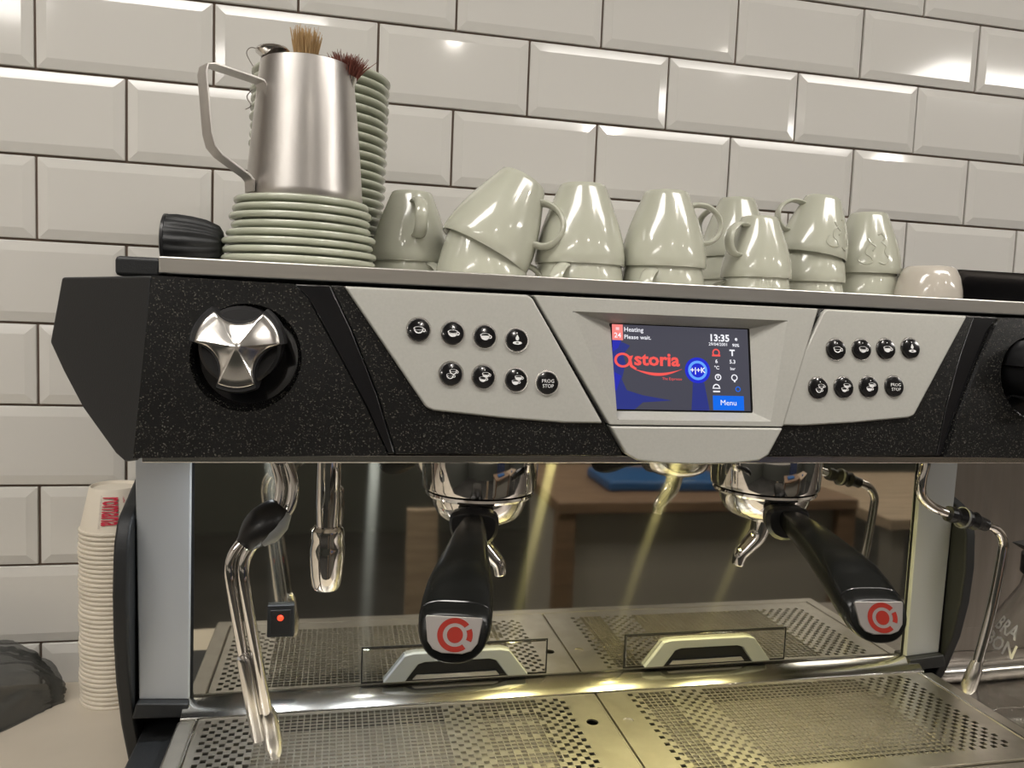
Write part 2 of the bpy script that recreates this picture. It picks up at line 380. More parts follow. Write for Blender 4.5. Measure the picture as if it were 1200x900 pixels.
# sparkle surround below and beside the keypads
def surround(sgn):
    poly = [(.3590, .5254), (.5060, .5254), (.5640, .4300), (.5765, .4075), (.4068, .4085), (.3935, .4500), (.3745, .4950)]
    poly = poly if sgn > 0 else mx(poly)
    P(MB().prism(poly, fp, -.004, .004), 'keypad_surround', M['sparkle'], bevel=.0012)
surround(1); surround(-1)
def keypad(sgn):
    poly = [(.3685, .5252), (.5030, .5252), (.5068, .5222), (.5598, .4318), (.5300, .4318), (.4850, .4345), (.4330, .4392), (.4275, .4415)]
    poly = poly if sgn > 0 else mx(poly)
    P(MB().prism(poly, fp, -.002, .0075), 'keypad_panel', M['silver'], bevel=.0018, seg=3)
keypad(1); keypad(-1)

# keypad buttons
def icon(kind, bx, bz, r):
    u = r / 10; vs, fs = [], []
    def ad(v, f):
        o = len(vs); vs.extend(v); fs.extend(tuple(i+o for i in g) for g in f)
    def cup(x, z, s, fill):
        n = 14; arc = [(x + 3.4*s*math.cos(PI + PI*k/n), z + 3.2*s*math.sin(PI + PI*k/n)) for k in range(n+1)]
        if fill == 2: ad(arc, [tuple(range(n+1))])
        else:
            v, f = ring2(x, z, 2.5*s, 3.4*s, n, PI, 2*PI, .95); ad(v, f)
            if fill == 1: ad([(x-2.7*s, z-1.0*s), (x-1.7*s, z-2.3*s), (x+1.7*s, z-2.3*s), (x+2.7*s, z-1.0*s)], [(0,1,2,3)])
        v, f = ring2(x, z+.4*s, 2.9*s, 3.6*s, 20, 0, 2*PI, .35); ad(v, f)
        v, f = ring2(x+3.6*s, z-.8*s, .7*s, 1.3*s, 12); ad(v, f)
    if kind in (0, 1, 2): cup(-.3, .8, 1.25, kind)
    elif kind == 3:
        ad([(0, 5), (-1.6, 1.8), (-1.3, .2), (0, -.5), (1.3, .2), (1.6, 1.8)], [tuple(range(6))])
        v, f = ring2(0, -2.6, 1.5, 4.2, 20, 0, 2*PI, .35); ad(v, f)
    elif kind in (4, 5, 6): cup(-1.2, -1.2, .95, kind-4); cup(1.6, 2.6, .95, kind-4)
    else:
        v, f = text2d('PROG', 4.4, bold=0); ad(shift(v, 0, 1.6), f); v, f = text2d('STOP', 4.4, bold=0); ad(shift(v, 0, -2.8), f)
    if kind != 7: ad(disc2(-.3 if kind < 4 else .6, 6.2, .55, 8), [tuple(range(8))])
    return [(bx + a*u, bz + b*u) for a, b in vs], fs
btnL = [(.42165, .4916), (.44625, .4916), (.4700, .4916), (.4938, .4916), (.4452, .4610), (.4690, .4610), (.4932, .4610), (.5168, .4610)]
btnL = [(x, z + (.0048, .0033, .0017, 0, .0048, .0032, .0016, 0)[i]) for i, (x, z) in enumerate(btnL)]
btnR = [(.7588, .4930), (.7822, .4930), (.8050, .4930), (.8283, .4930), (.7408, .4622), (.7638, .4622), (.7868, .4622), (.8105, .4622)]
btnR = [(x, z + (0, .0008, .0018, .0030, -.0004, .0006, .0016, .0024)[i]) for i, (x, z) in enumerate(btnR)]
def button(bx, bz, kind):
    r = .0082
    mb = MB(); rings = []
    for q, d in ((1.0, .0068), (1.0, .0088), (.93, .0098), (.6, .0102), (.001, .0103)):
        rings.append([fp(x, z, d) for x, z in disc2(bx, bz, r*q, 28)])
    b = P(mb.loft(rings, cap=False), 'button', M['gloss_black'])
    v, f = ring2(bx, bz, r*.99, r*1.12, 28)
    P(MB().flat(v, f, fp, .0077), 'button_bezel', M['satin_chrome'], b, smooth=False)
    v, f = icon(kind, bx, bz, r); P(MB().flat(v, f, fp, .01045), 'button_icon', M['white_print'], b, smooth=False)
for L in (btnL, btnR):
    for k, (a, b) in enumerate(L): button(a, b, k)

# centre console with sunk display
CO = [(.5065, .5252), (.7450, .5252), (.7082, .4310), (.5645, .4310)]
BO = [(.5370, .5145), (.7160, .5145), (.6975, .4350), (.5710, .4350)]
BI = [(.5725, .5040), (.6845, .5040), (.6845, .4380), (.5725, .4380)]
mb = MB(); CF = .0085
mb.loft([[fp(x, z, -.004) for x, z in CO], [fp(x, z, CF) for x, z in CO], [fp(x, z, CF) for x, z in BO]], cap=False)
P(mb, 'display_console', M['silver'], bevel=.0014, seg=3)
BIs = [(.5700, .5065), (.6870, .5065), (.6870, .4405), (.5700, .4405)]
mb = MB(); mb.loft([[fp(x, z, CF) for x, z in BO], [fp(x, z, -.002) for x, z in BIs]], cap=False)
P(mb, 'display_bezel', M['silver'], bevel=.0008)
vis = [(.5648, .4302), (.7080, .4302), (.6945, .4095), (.6860, .4050), (.6660, .4030), (.6360, .4022), (.6060, .4030), (.5860, .4050), (.5775, .4095)]
P(MB().prism(vis, fp, -.004, .0085), 'console_visor', M['silver'], bevel=.0016, seg=3)
# display: sx, sz run 0..1 over the lit glass
S0, S1, T0, T1 = .5712, .6858, .4417, .5060
disp = P(MB().prism([(S0-.002, T0-.002), (S1+.002, T0-.002), (S1+.002, T1+.002), (S0-.002, T1+.002)], fp, -.006, -.0016), 'display', M['gloss_black'], smooth=False)
W, H = S1 - S0, T1 - T0
def sp(x, z): return (S0 + x/1200*W, T1 - z/720*H)          # 1200 x 720 layout units of the screen
def srect(x0, z0, x1, z1, m, d=0, name='screen_area'):
    P(MB().flat([sp(x0, z0), sp(x1, z0), sp(x1, z1), sp(x0, z1)], [(0,1,2,3)], fp, -.0014 + d), name, M[m], disp, smooth=False)
def spoly(vs, fs, m, d=.0003, name='screen_icon'):
    P(MB().flat([sp(x, z) for x, z in vs], fs, fp, -.0014 + d), name, M[m], disp, smooth=False)
def stext(s, x, z, size, m, align='LEFT', bold=.01, sx=1):
    v, f = text2d(s, size, align, sx, bold); spoly([(x + a, z - b) for a, b in v], f, m, .0004, 'screen_text')
srect(0, 0, 1200, 720, 'scr_bg')
spoly([(0, 135), (60, 140), (150, 180), (90, 260), (110, 330), (75, 470), (115, 560), (250, 600), (500, 640), (250, 660), (180, 720), (0, 720)], [tuple(range(12))], 'scr_dkblue', .0001)
spoly([(0, 135), (75, 138), (50, 200), (0, 240)], [(0,1,2,3)], 'scr_blue', .00015)
spoly([(0, 400), (70, 440), (30, 560), (0, 570)], [(0,1,2,3)], 'scr_blue', .00015)
spoly([(690, 480), (790, 480), (830, 720), (670, 720)], [(0,1,2,3)], 'scr_dkblue', .0001)
srect(0, 0, 92, 135, 'scr_pink', .0002); stext('24', 46, 95, 60, 'scr_white', 'CENTER'); stext('=', 46, 40, 60, 'scr_white', 'CENTER')
stext('Heating', 100, 42, 54, 'scr_white'); stext('Please wait.', 100, 106, 50, 'scr_white')
v, f = ring2(85, 305, 50, 72, 32, 0, 2*PI, .88); spoly([(a, b) for a, b in v], f, 'scr_red')
spoly([(140, 270), (175, 262), (160, 300), (168, 345), (205, 372), (190, 385), (150, 362), (135, 330)], [tuple(range(8))], 'scr_red')
stext('storia', 182, 295, 155, 'scr_red', 'LEFT', .03, 1.10)
sw = []; n = 20
for k in range(n+1):
    t = k/n; sw.append((190 + 405*t, 362 + 62*math.sin(PI*(t*.92+.04)) + 14*(1-t)))
sw2 = [(x, z - 3 - 22*math.sin(PI*min(1, t/n*1.02+.02))) for t, (x, z) in enumerate(sw)]
spoly(sw + sw2, [(k, k+1, n+1+k+1, n+1+k) for k in range(n)], 'scr_red')
stext('The Espresso', 420, 455, 32, 'scr_red', 'LEFT', 0)
spoly(disc2(735, 375, 112, 36), [tuple(range(36))], 'scr_glow', .0001)
v, f = ring2(735, 375, 62, 84, 36); spoly(v, f, 'scr_cyan'); stext('+|+K', 735, 375, 64, 'scr_white', 'CENTER', .02)
stext('13:35', 845, 88, 84, 'scr_white', 'LEFT', .03); stext('e', 1090, 88, 50, 'scr_white', 'CENTER', .03)
stext('29/04/2001', 840, 142, 38, 'scr_white', 'LEFT', .01); stext('90%', 1085, 146, 38, 'scr_white', 'CENTER', .02)
v, f = ring2(905, 215, 22, 34, 20); spoly(v, f, 'scr_red'); srect(868, 232, 942, 248, 'scr_red', .0003)
stext('T', 1050, 215, 74, 'scr_white', 'CENTER', .04); stext('6', 905, 292, 46, 'scr_white', 'CENTER', .02); stext('5.3', 1050, 292, 46, 'scr_white', 'CENTER', .02)
stext('°C', 905, 348, 42, 'scr_white', 'CENTER', .02); stext('bar', 1050, 352, 36, 'scr_white', 'CENTER', .01)
for cx in (915, 1062):
    v, f = ring2(cx, 430, 20, 29, 20); spoly(v, f, 'scr_white')
srect(911, 404, 919, 436, 'scr_white', .0003); srect(1056, 452, 1070, 470, 'scr_white', .0003)
v, f = ring2(897, 520, 22, 32, 14, PI, 2*PI); spoly(v, f, 'scr_white'); srect(862, 522, 932, 530, 'scr_white', .0003); srect(866, 548, 928, 560, 'scr_white', .0003)
v, f = ring2(1090, 530, 16, 24, 20); spoly(v, f, 'scr_menu', .0004)
srect(862, 590, 1140, 715, 'scr_menu', .0002); stext('Menu', 1000, 652, 66, 'scr_white', 'CENTER', 0)

# bottom lip of the body
P(MB().prism([(.2385, -.0), (1.0175, -.0), (1.0175, .0060), (.2385, .0060)], lambda x, z, d: (x, -.512 - d, .4005 + z), -.03, .003), 'bottom_lip', M['satin_chrome'], bevel=.001)
P(MB().box((.240, -.485, .4008), (1.016, -.285, .4075)), 'body_underside', M['dull_steel'])

# cup warmer tray on top
cw = P(MB().box((.2390, -.4700, .5290), (1.0170, -.4670, .5413)).box((.2395, -.4685, .5292), (1.0165, -.0605, .5370)).box((.2390, -.0630, .537), (1.017, -.0600, .560)), 'cup_warmer_tray', M['steel'], bevel=.0012)
for sgn in (1, -1):
    X = lambda x: x if sgn > 0 else 2*XC - x
    a, b = sorted((X(.2080), X(.2388)))
    P(MB().box((a, -.462, .5262), (b, -.062, .5405)), 'tray_end', M['matte_black'], bevel=.003)

# pillars, side panels, base
for sgn in (1, -1):
    X = lambda x: x if sgn > 0 else 2*XC - x
    fr = [(X(.1835), .402), (X(.2328), .402), (X(.2322), .130), (X(.1875), .133)]
    P(MB().prism(fr, lambda x, z, d: (x, -.3035 + d, z), 0, .024), 'pillar', M['pillar'], bevel=.0015)
    fr = [(X(.1870), .1335), (X(.2335), .1300), (X(.2335), .116), (X(.1830), .118)]
    P(MB().prism(fr, lambda x, z, d: (x, -.312 + d, z), 0, .03), 'pillar_foot', M['matte_black'], bevel=.002)
    prof = [(-.200, .345), (-.2430, .3360), (-.2650, .3277), (-.2876, .3185), (-.3050, .3120), (-.3137, .3050), (-.3210, .2930), (-.3249, .2806), (-.3278, .2422), (-.3253, .2014), (-.3171, .1572), (-.2999, .1069), (-.2689, .0461), (-.262, .030), (-.07, .030), (-.07, .345)]
    P(MB().prism(prof, lambda y, z, d: (X(.1705 + d), y, z), 0, .0135), 'side_panel', M['matte_black'], bevel=.003, seg=3)
P(MB().box((.186, -.495, .045), (1.070, -.065, .094)).box((.186, -.28, .11), (1.07, -.065, .40)), 'base', M['matte_black'], bevel=.003)
for x in (.23, 1.02):
    for y in (-.44, -.12):
        P(MB().lathe([(.022, CT), (.024, CT+.006), (.018, CT+.010), (.018, .048)], 20, (x, y, 0), cap=True), 'foot', M['rubber'])
# polished backsplash
P(MB().box((.2345, -.2980, .1305), (1.0215, -.2900, .4015)), 'backsplash', M['mirror'], smooth=False)
for x in (.2322, 1.0210): P(MB().box((x, -.2985, .131), (x+.0028, -.2885, .4015)), 'backsplash_edge', M['black_hole'], smooth=False)
# service flaps with arched handles
for x0 in (.3955, .6755):
    x1 = x0 + .1915; z0, z1 = .1345, .1700
    fp0 = lambda x, z, d: (x, -.2981 - d, z)
    fr = MB()
    for a, b in (((x0-.0012, z0-.0012), (x1+.0012, z0)), ((x0-.0012, z1), (x1+.0012, z1+.0012)), ((x0-.0012, z0), (x0, z1)), ((x1, z0), (x1+.0012, z1))):
        fr.prism([(a[0], a[1]), (b[0], a[1]), (b[0], b[1]), (a[0], b[1])], fp0, 0, .0005)
    fl_ = P(MB().box((x0+.0008, -.2995, z0+.0008), (x1-.0008, -.2982, z1-.0008)), 'service_flap', M['mirror'], bevel=.0004)
    P(fr, 'flap_gap', M['black_hole'], fl_, smooth=False)
    a = x0 + .0205; b = x1 - .0205; fq = lambda x, z, d: (x, -.2996 - d, z)
    arch = [(a, z0+.0015), (a+.021, z0+.0285), (a+.030, z0+.0305), (b-.030, z0+.0305), (b-.021, z0+.0285), (b, z0+.0015), (b-.022, z0+.0015), (b-.035, z0+.0190), (b-.042, z0+.0212), (a+.042, z0+.0212), (a+.035, z0+.0190), (a+.022, z0+.0015)]
    mb = MB(); n = len(arch)
    quads = [(0, 1, 10, 11), (1, 2, 9, 10), (2, 3, 8, 9), (3, 4, 7, 8), (4, 5, 6, 7)]
    va = [fq(x, z, 0) for x, z in arch]; vb = [fq(x, z, .006) for x, z in arch]
    mb.add(va + vb, [tuple(reversed(q)) for q in quads] + [tuple(i+n for i in q) for q in quads] + [(i, (i+1) % n, (i+1) % n + n, i+n) for i in range(n)])
    P(mb, 'flap_handle', M['silver_dark'], fl_, bevel=.001)
    inn = [(a+.022, z0+.0015), (a+.035, z0+.0190), (a+.042, z0+.0212), (b-.042, z0+.0212), (b-.035, z0+.0190), (b-.022, z0+.0015)]
    P(MB().prism(inn, fq, 0, .0004), 'finger_recess', M['black_hole'], fl_, smooth=False)
    P(MB().prism([(a+.030, z0+.0015), (a+.034, z0+.0062), (b-.034, z0+.0062), (b-.030, z0+.0015)], fq, .0004, .0022), 'recess_lip', M['steel'], fl_, bevel=.0004)
# rocker switch with red lamp
swi = P(MB().box((.3030, -.3035, .1878), (.3285, -.2982, .2200)), 'rocker_switch', M['matte_black'], bevel=.0012)
P(MB().prism([(.3065, .1915), (.3250, .1915), (.3250, .2165), (.3065, .2165)], lambda x, z, d: (x, -.3036 - d - (z-.1915)*.10, z), 0, .001), 'rocker', M['rubber'], swi, bevel=.0006)
P(MB().lathe([(.0001, .0020), (.0022, .0014), (.0030, 0)], 16, (.3157, -.3068, .2085), T=Matrix.Rotation(PI/2, 3, 'X')), 'red_lamp', M['red_lit'], swi)

# drip tray tub and its rims
tub = MB()
tub.loft([[(.2275, -.3215, .110), (.2275, -.3215, .1200), (.2275, -.3200, .1212), (.2275, -.3040, .1297), (.2275, -.2985, .1310), (.2275, -.2985, .110)], [(1.0350, -.3215, .110), (1.0350, -.3215, .1200), (1.0350, -.3200, .1212), (1.0350, -.3040, .1297), (1.0350, -.2985, .1310), (1.0350, -.2985, .110)]])
P(tub, 'back_ledge', M['ledge_steel'], bevel=.0006)
P(MB().box((.2255, -.5160, .0950), (.2425, -.3220, .1190)).box((1.0275, -.5160, .0950), (1.0450, -.3220, .1190)).box((.2255, -.5160, .0950), (1.0450, -.4990, .1188)), 'tray_rim', M['tray_steel'], bevel=.0025, seg=3)
for x in (.2434, 1.0265): P(MB().tube([(x, -.3240, .1195), (x, -.4975, .1195)], .0014, 8), 'tray_bead', M['chrome'])
P(MB().box((.2426, -.4989, .0955), (1.0274, -.3222, .0985)), 'tray_floor', M['floor_dull'])
P(MB().box((.6330, -.4985, .0990), (.6368, -.3224, .1130)), 'tray_divider', M['tray_steel'])

# under-body LED lamps
def led(x, y, m, col, p):
    l = P(MB().lathe([(.0001, -.0010), (.006, -.0010), (.0075, .0005), (.0075, .0025)], 20, (x, y, .3990)), 'work_lamp', M[m])
    L = bpy.data.lights.new('work_lamp_light', 'AREA'); L.shape = 'DISK'; L.size = .012; L.energy = p; L.color = col; L.spread = 2.4
    o = bpy.data.objects.new('work_lamp_light', L); COL.objects.link(o); o.parent = l; o.location = (x-EMO.x, y-EMO.y, .3965-EMO.z)
led(.300, -.330, 'led_cool', (.9, .95, 1), .20)
led(.405, -.345, 'led_cool', (.9, .95, 1), .40)
led(.600, -.345, 'led_warm', (1, .88, .40), .60)
led(.745, -.330, 'led_warm', (1, .88, .40), .55)
led(.880, -.345, 'led_warm', (1, .88, .40), .45)

# group heads
GX = (.490, .768); GY = -.400
for gx in GX:
    g = P(MB().lathe([(.030, .401), (.0455, .4005), (.0468, .396), (.0468, .390)], 48, (gx, GY, 0), cap=True), 'group_head', M['rubber'])
    P(MB().lathe([(.046, .3960), (.0505, .3955), (.0512, .392), (.0508, .3610), (.0500, .3580), (.0480, .3565), (.043, .3560)], 56, (gx, GY, 0), cap=True), 'group_collar', M['chrome'], g)

# hot water spout
wsp = P(MB().lathe([(.0001, .401), (.0085, .401), (.0085, .392), (.0104, .390), (.0108, .340), (.0098, .3165), (.0001, .3165)], 28, (.3592, -.38, 0)), 'water_spout', M['chrome'])
P(MB().lathe([(.0001, .3190), (.0118, .3188), (.0145, .3160), (.0150, .310), (.0143, .3080), (.0155, .300), (.0155, .292), (.0140, .276), (.0125, .2660), (.0105, .2625), (.0070, .2620), (.0065, .270)], 32, (.3592, -.38, 0)), 'spout_barrel', M['chrome'], wsp)

# steam wands
def wand(name, pts, r, m):
    return P(MB().tube(spline(pts, 8), r, 16), name, m)
base = [(.3215, -.415, .4020), (.3220, -.420, .3850), (.3270, -.424, .3640), (.3230, -.428, .3450), (.3080, -.434, .3300), (.2960, -.438, .3180), (.2910, -.440, .3050), (.2925, -.441, .2850), (.3020, -.436, .2250), (.3110, -.431, .1700), (.3155, -.4270, .1380)]
def off(pts, dx, dy=0, dz=0): return [(x+dx, y+dy, z+dz) for x, y, z in pts]
w1 = wand('steam_wand', off(base, .0052, -.001), .0046, M['chrome'])
w1b = P(MB().tube(spline(off(base[:-1], -.0050, .001), 8), .0042, 16), 'second_tube', M['chrome'], w1)
P(MB().tube([(.2960, -.4400, .2300), (.2972, -.4395, .2270), (.3040, -.4345, .1850), (.3090, -.4310, .1560)], [.0044, .0056, .0060, .0062], 16), 'tube_sleeve', M['satin_chrome'], w1)
P(MB().tube([(.3145, -.4325, .1820), (.3155, -.4310, .1760), (.3195, -.4270, .1500), (.3205, -.4250, .1400), (.3208, -.4245, .1350)], [.0046, .0072, .0080, .0070, .0045], 18), 'steam_tip', M['satin_chrome'], w1)
gp = spline([(.3225, -.4270, .3480), (.3140, -.4310, .3385), (.3040, -.4350, .3290), (.2960, -.4378, .3195)], 6); n = len(gp)
P(MB().tube(gp, [.0095 + .0085*math.sin(PI*min(1, (k+1)/(n*.92))) for k in range(n)], 24, sx=1.0, sy=.8), 'rubber_grip', M['rubber'], w1)
P(MB().tube([(.3270, -.4320, .3445), (.3215, -.4350, .3370), (.3145, -.4390, .3290), (.3085, -.4420, .3230)], [.0060, .0105, .0105, .0055], 20, sx=1.2, sy=.75), 'grip_cap', M['silver_dark'], w1)
P(MB().lathe([(.016, .401), (.0165, .396), (.011, .3885), (.0105, .383)], 28, (.3222, -.416, 0), cap=True), 'ball_joint', M['chrome'], w1)
bR = [(.9465, -.400, .4020), (.9455, -.400, .3800), (.9425, -.400, .3620), (.9440, -.400, .3460), (.9560, -.400, .3350), (.9750, -.400, .3275), (1.0000, -.400, .3210), (1.0220, -.400, .3150), (1.0380, -.400, .3090), (1.0470, -.400, .2970), (1.0475, -.400, .2800), (1.0410, -.400, .2250), (1.0290, -.400, .1650), (1.0230, -.400, .1400)]
w2 = wand('steam_wand', bR, .0050, M['chrome'])
P(MB().tube([(1.0285, -.400, .1680), (1.0270, -.400, .1600), (1.0215, -.400, .1400), (1.0205, -.400, .1340)], [.0056, .0072, .0078, .0050], 18), 'steam_tip', M['satin_chrome'], w2)
gp = [(.9770, -.400, .3268), (.9825, -.400, .3254), (.9880, -.400, .3240), (.9935, -.400, .3225), (.9990, -.400, .3211), (1.0040, -.400, .3197), (1.0090, -.400, .3184), (1.0140, -.400, .3170), (1.0190, -.400, .3157), (1.0240, -.400, .3140)]
P(MB().tube(gp, [.0080, .0084, .0070, .0105, .0105, .0072, .0098, .0074, .0066, .0066], 20), 'rubber_grip', M['rubber'], w2, smooth=False)
P(MB().lathe([(.015, .401), (.0155, .396), (.010, .3895), (.0095, .384)], 28, (.9465, -.400, 0), cap=True), 'ball_joint', M['chrome'], w2)
o = P(MB().lathe([(.0060, -.002), (.0110, -.001), (.0112, .001), (.0060, .002)], 24, (.9945, -.400, .3223), T=Matrix.Rotation(PI/2+.25, 3, 'Y')), 'grip_ring', M['silver_dark'], w2)

# ------------------------------------------------------------------ perforated drip grates
def grate(x0, x1, y0, y1, hole_rect, circ, checker, name, label, sx0, sx1):
    """sheet with square holes on a regular lattice; checker(i) says whether column i is punched only every other cell"""
    p = .0060; th = .0016; zt = 0.0; bar = .0005
    hx0, hx1, hy0, hy1 = hole_rect; nx = int((hx1-hx0)/p); ny = int((hy1-hy0)/p)
    t = thing(name, label, 'drip grate', ((x0+x1)/2, (y0+y1)/2, .1200), group='perforated drip grates')
    ox, oy = (x0+x1)/2, (y0+y1)/2
    mb = MB(); hx1 = hx0 + nx*p; hy1 = hy0 + ny*p
    cx, cy, cr, open_ = circ
    # frame round the lattice
    def rect(a, b, c, d):
        mb.add([(a-ox, b-oy, zt), (c-ox, b-oy, zt), (c-ox, d-oy, zt), (a-ox, d-oy, zt)], [(0,1,2,3)])
    k = 2.2 * cr; side = 'R' if cx > hx1 - .001 else 'L'
    if side == 'R':
        rect(x0, y0, hx0, y1); bx0, bx1 = hx1, x1
    else:
        rect(hx1, y0, x1, y1); bx0, bx1 = x0, hx0
    rect(hx0, y0, hx1, hy0); rect(hx0, hy1, hx1, y1)
    # strip with the round hole
    rect(bx0, y0, bx1, cy-k); rect(bx0, cy+k, bx1, y1); rect(bx0, cy-k, cx-k, cy+k); rect(cx+k, cy-k, bx1, cy+k)
    n = 32; outer = []
    for q in range(n):
        a = 2*PI*q/n; c, s_ = math.cos(a), math.sin(a); m_ = k/max(abs(c), abs(s_)); outer.append((cx+c*m_-ox, cy+s_*m_-oy, zt))
    r0 = [(cx+cr*math.cos(2*PI*q/n)-ox, cy+cr*math.sin(2*PI*q/n)-oy, zt) for q in range(n)]
    r1 = [(a, b, zt-th if open_ else zt-.0012) for a, b, c in r0]
    mb.loft([outer, r0, r1], cap=False)
    if not open_: mb.add(r1, [tuple(range(n))])
    for i in range(nx):
        for j in range(ny):
            a = hx0 + i*p - ox; b = hy0 + j*p - oy; c = a + p; d = b + p
            if checker(i, j, nx, ny):
                e = bar; v = [(a,b,zt),(c,b,zt),(c,d,zt),(a,d,zt),(a+e,b+e,zt),(c-e,b+e,zt),(c-e,d-e,zt),(a+e,d-e,zt),(a+e,b+e,zt-th),(c-e,b+e,zt-th),(c-e,d-e,zt-th),(a+e,d-e,zt-th)]
                mb.add(v, [(0,1,5,4),(1,2,6,5),(2,3,7,6),(3,0,4,7),(4,5,9,8),(5,6,10,9),(6,7,11,10),(7,4,8,11)])
            else: mb.add([(a,b,zt),(c,b,zt),(c,d,zt),(a,d,zt)], [(0,1,2,3)])
    mb.build('perforated_sheet', M['tray_steel'], t, smooth=False)
    e = .0012; s_ = MB()
    for a, b, c, d in ((x0, y0, x1, y0+e), (x0, y1-e, x1, y1), (x0, y0, x0+e, y1), (x1-e, y0, x1, y1)):
        s_.box((a-ox, b-oy, -.006), (c-ox, d-oy, .0004))
    s_.build('folded_edge', M['tray_steel'], t, smooth=False)
    # second punched layer below: a coarse strainer plate
    MB().box((x0+sx0-ox, y0+.006-oy, -.0095), (x0+sx1-ox, y1-.020-oy, -.0085)).build('strainer_plate', M['tray_steel'], t)
    return t
def chkL(i, j, nx, ny):
    if i < 8 or nx-21 <= i < nx-15 or i >= nx-5: return (i + j) % 2 == 0
    if nx-15 <= i < nx-5 and j % 4 == 1: return (i + j) % 2 == 0
    return True
def chkR(i, j, nx, ny):
    if 7 <= i < 14 or i >= nx-11 or i < 2: return (i + j) % 2 == 0
    return True
grate(.2448, .6337, -.4975, -.3235, (.2510, .6040, -.4780, -.3262), (.6138, -.3792, .0058, True), chkL, 'drip_grate', 'perforated steel drip grate on the left, with an open round hole near its right edge', .052, .325)
grate(.6360, 1.0250, -.4975, -.3235, (.6680, 1.0100, -.4780, -.3262), (.6503, -.3805, .0052, False), chkR, 'drip_grate', 'perforated steel drip grate on the right, coffee-stained, reaching under the angled portafilter', .045, .325)

# ------------------------------------------------------------------ portafilters
def portafilter(gx, tx, ty, side, label):
    """built in a local frame: +d points along the handle, x across"""
    dv = Vector((tx-gx, ty-GY, 0)).normalized(); rz = math.atan2(dv.y, dv.x) + PI/2
    t = thing('portafilter', label, 'portafilter', (gx, GY, 0), rz)
    t.location.z = .33
    Z0 = .33
    b = MB().lathe([(.040, .3558-Z0), (.0478, .3556-Z0), (.0482, .3535-Z0), (.0470, .3515-Z0), (.0425, .3500-Z0), (.0415, .3450-Z0), (.0375, .3360-Z0), (.034, .3320-Z0), (.025, .3275-Z0), (.012, .3262-Z0), (.0002, .3260-Z0)], 56).build('basket_holder', M['chrome'], t)
    # spout: neck then an open chute curling to one side
    cx = side
    sp_ = MB(); arc = [math.radians(a) for a in range(-125, 126, 10)]
    path = spline([(0, 0, .3275-Z0), (.001*cx, 0, .3180-Z0), (.004*cx, 0, .3080-Z0), (.0120*cx, 0, .2980-Z0), (.0195*cx, 0, .2890-Z0), (.0215*cx, 0, .2790-Z0)], 6)
    sp_.tube(path, [.0115 - .0055*k/len(path) for k in range(len(path))], 18, sx=1.15, sy=.85, up=(1, 0, 0), cap=False)
    so = sp_.build('spout', M['chrome'], t); md = so.modifiers.new('wall', 'SOLIDIFY'); md.thickness = .0015
    MB().tube([(0, 0, .3300-Z0), (0, 0, .3240-Z0)], [.015, .013], 24).build('spout_collar', M['satin_chrome'], t)
    # collar of the handle
    def sect(d, z, a, bt, bb, pitch, ex=3.0):
        pts = []
        for k in range(36):
            th = 2*PI*k/36; c, s = math.cos(th), math.sin(th)
            e = ex if s > 0 else 2.3
            X = a*math.copysign(abs(c)**(2/e), c); Z = (bt if s > 0 else bb)*math.copysign(abs(s)**(2/e), s)
            pr = math.radians(pitch)
            pts.append((X, -(d - Z*math.sin(pr)), z - Z0 + Z*math.cos(pr)))
        return pts
    MB().loft([sect(.0400, .3400, .0150, .008, .010, 0), sect(.0430, .3400, .0195, .0095, .018, 0), sect(.0520, .3390, .0205, .0100, .021, 0), sect(.0560, .3385, .0180, .008, .017, 0)]).build('handle_collar', M['rubber'], t, bevel=.001)
    S = [(.0540, .3390, .0092, .0075, .0110, 0), (.0650, .3380, .0102, .0090, .0130, 0), (.0900, .3350, .0130, .0110, .0150, 2), (.1200, .3300, .0165, .0122, .0175, 4), (.1450, .3250, .0203, .0130, .0200, 6),
         (.1640, .3205, .0229, .0132, .0228, 8), (.1780, .3150, .0239, .0124, .0240, 12), (.1880, .3110, .0239, .0116, .0235, 16), (.1950, .3090, .0232, .0108, .0225, 20), (.1985, .3080, .0217, .0098, .0210, 20), (.1998, .3078, .0200, .0085, .0195, 20)]
    h = MB().loft([sect(*s_) for s_ in S]).build('handle', M['handle_black'], t, angle=60)
    MB().loft([sect(.1890, .3110, .02395, .0117, .0236, 16), sect(.1896, .3108, .02395, .0117, .0236, 16)]).build('end_seam', M['gloss_black'], t, angle=60)
    # badge on the end face
    pr = math.radians(20); c0 = Vector((0, -.2003, .3080 - Z0))
    def bf(x, z, d): # z up the end face
        x *= 1.07; z = z*1.04 + .0008
        return (c0.x + x, c0.y + z*math.sin(pr) - d*math.cos(pr), c0.z + z*math.cos(pr) + d*math.sin(pr))
    bd = [(-.0165, .0072), (.0165, .0072), (.0172, .0060), (.0150, -.0080), (.0115, -.0125), (.006, -.0145), (-.006, -.0145), (-.0115, -.0125), (-.0150, -.0080), (-.0172, .0060)]
    b_ = MB().prism(bd, bf, -.001, .0012).build('badge', M['badge_silver'], t, bevel=.0005)
    b2 = MB(); C = (.0012, -.0036)
    v, f = ring2(*C, .0072, .0106, 32, math.radians(40), math.radians(310), .95); b2.flat(v, f, bf, .00135)
    b2.flat(disc2(*C, .0048, 24), [tuple(range(24))], bf, .00135)
    v, f = ring2(*C, .0072, .0106, 8, math.radians(-22), math.radians(24), .95); b2.flat(v, f, bf, .00135)
    b2.build('badge_logo', M['red_badge'], b_, smooth=False)
    return t
portafilter(.490, .440, -.600, 1, 'chrome portafilter with black handle pointing straight out, locked in the left group')
portafilter(.768, .7473, -.600, -1, 'chrome portafilter with black handle seen angled right, locked in the right group')

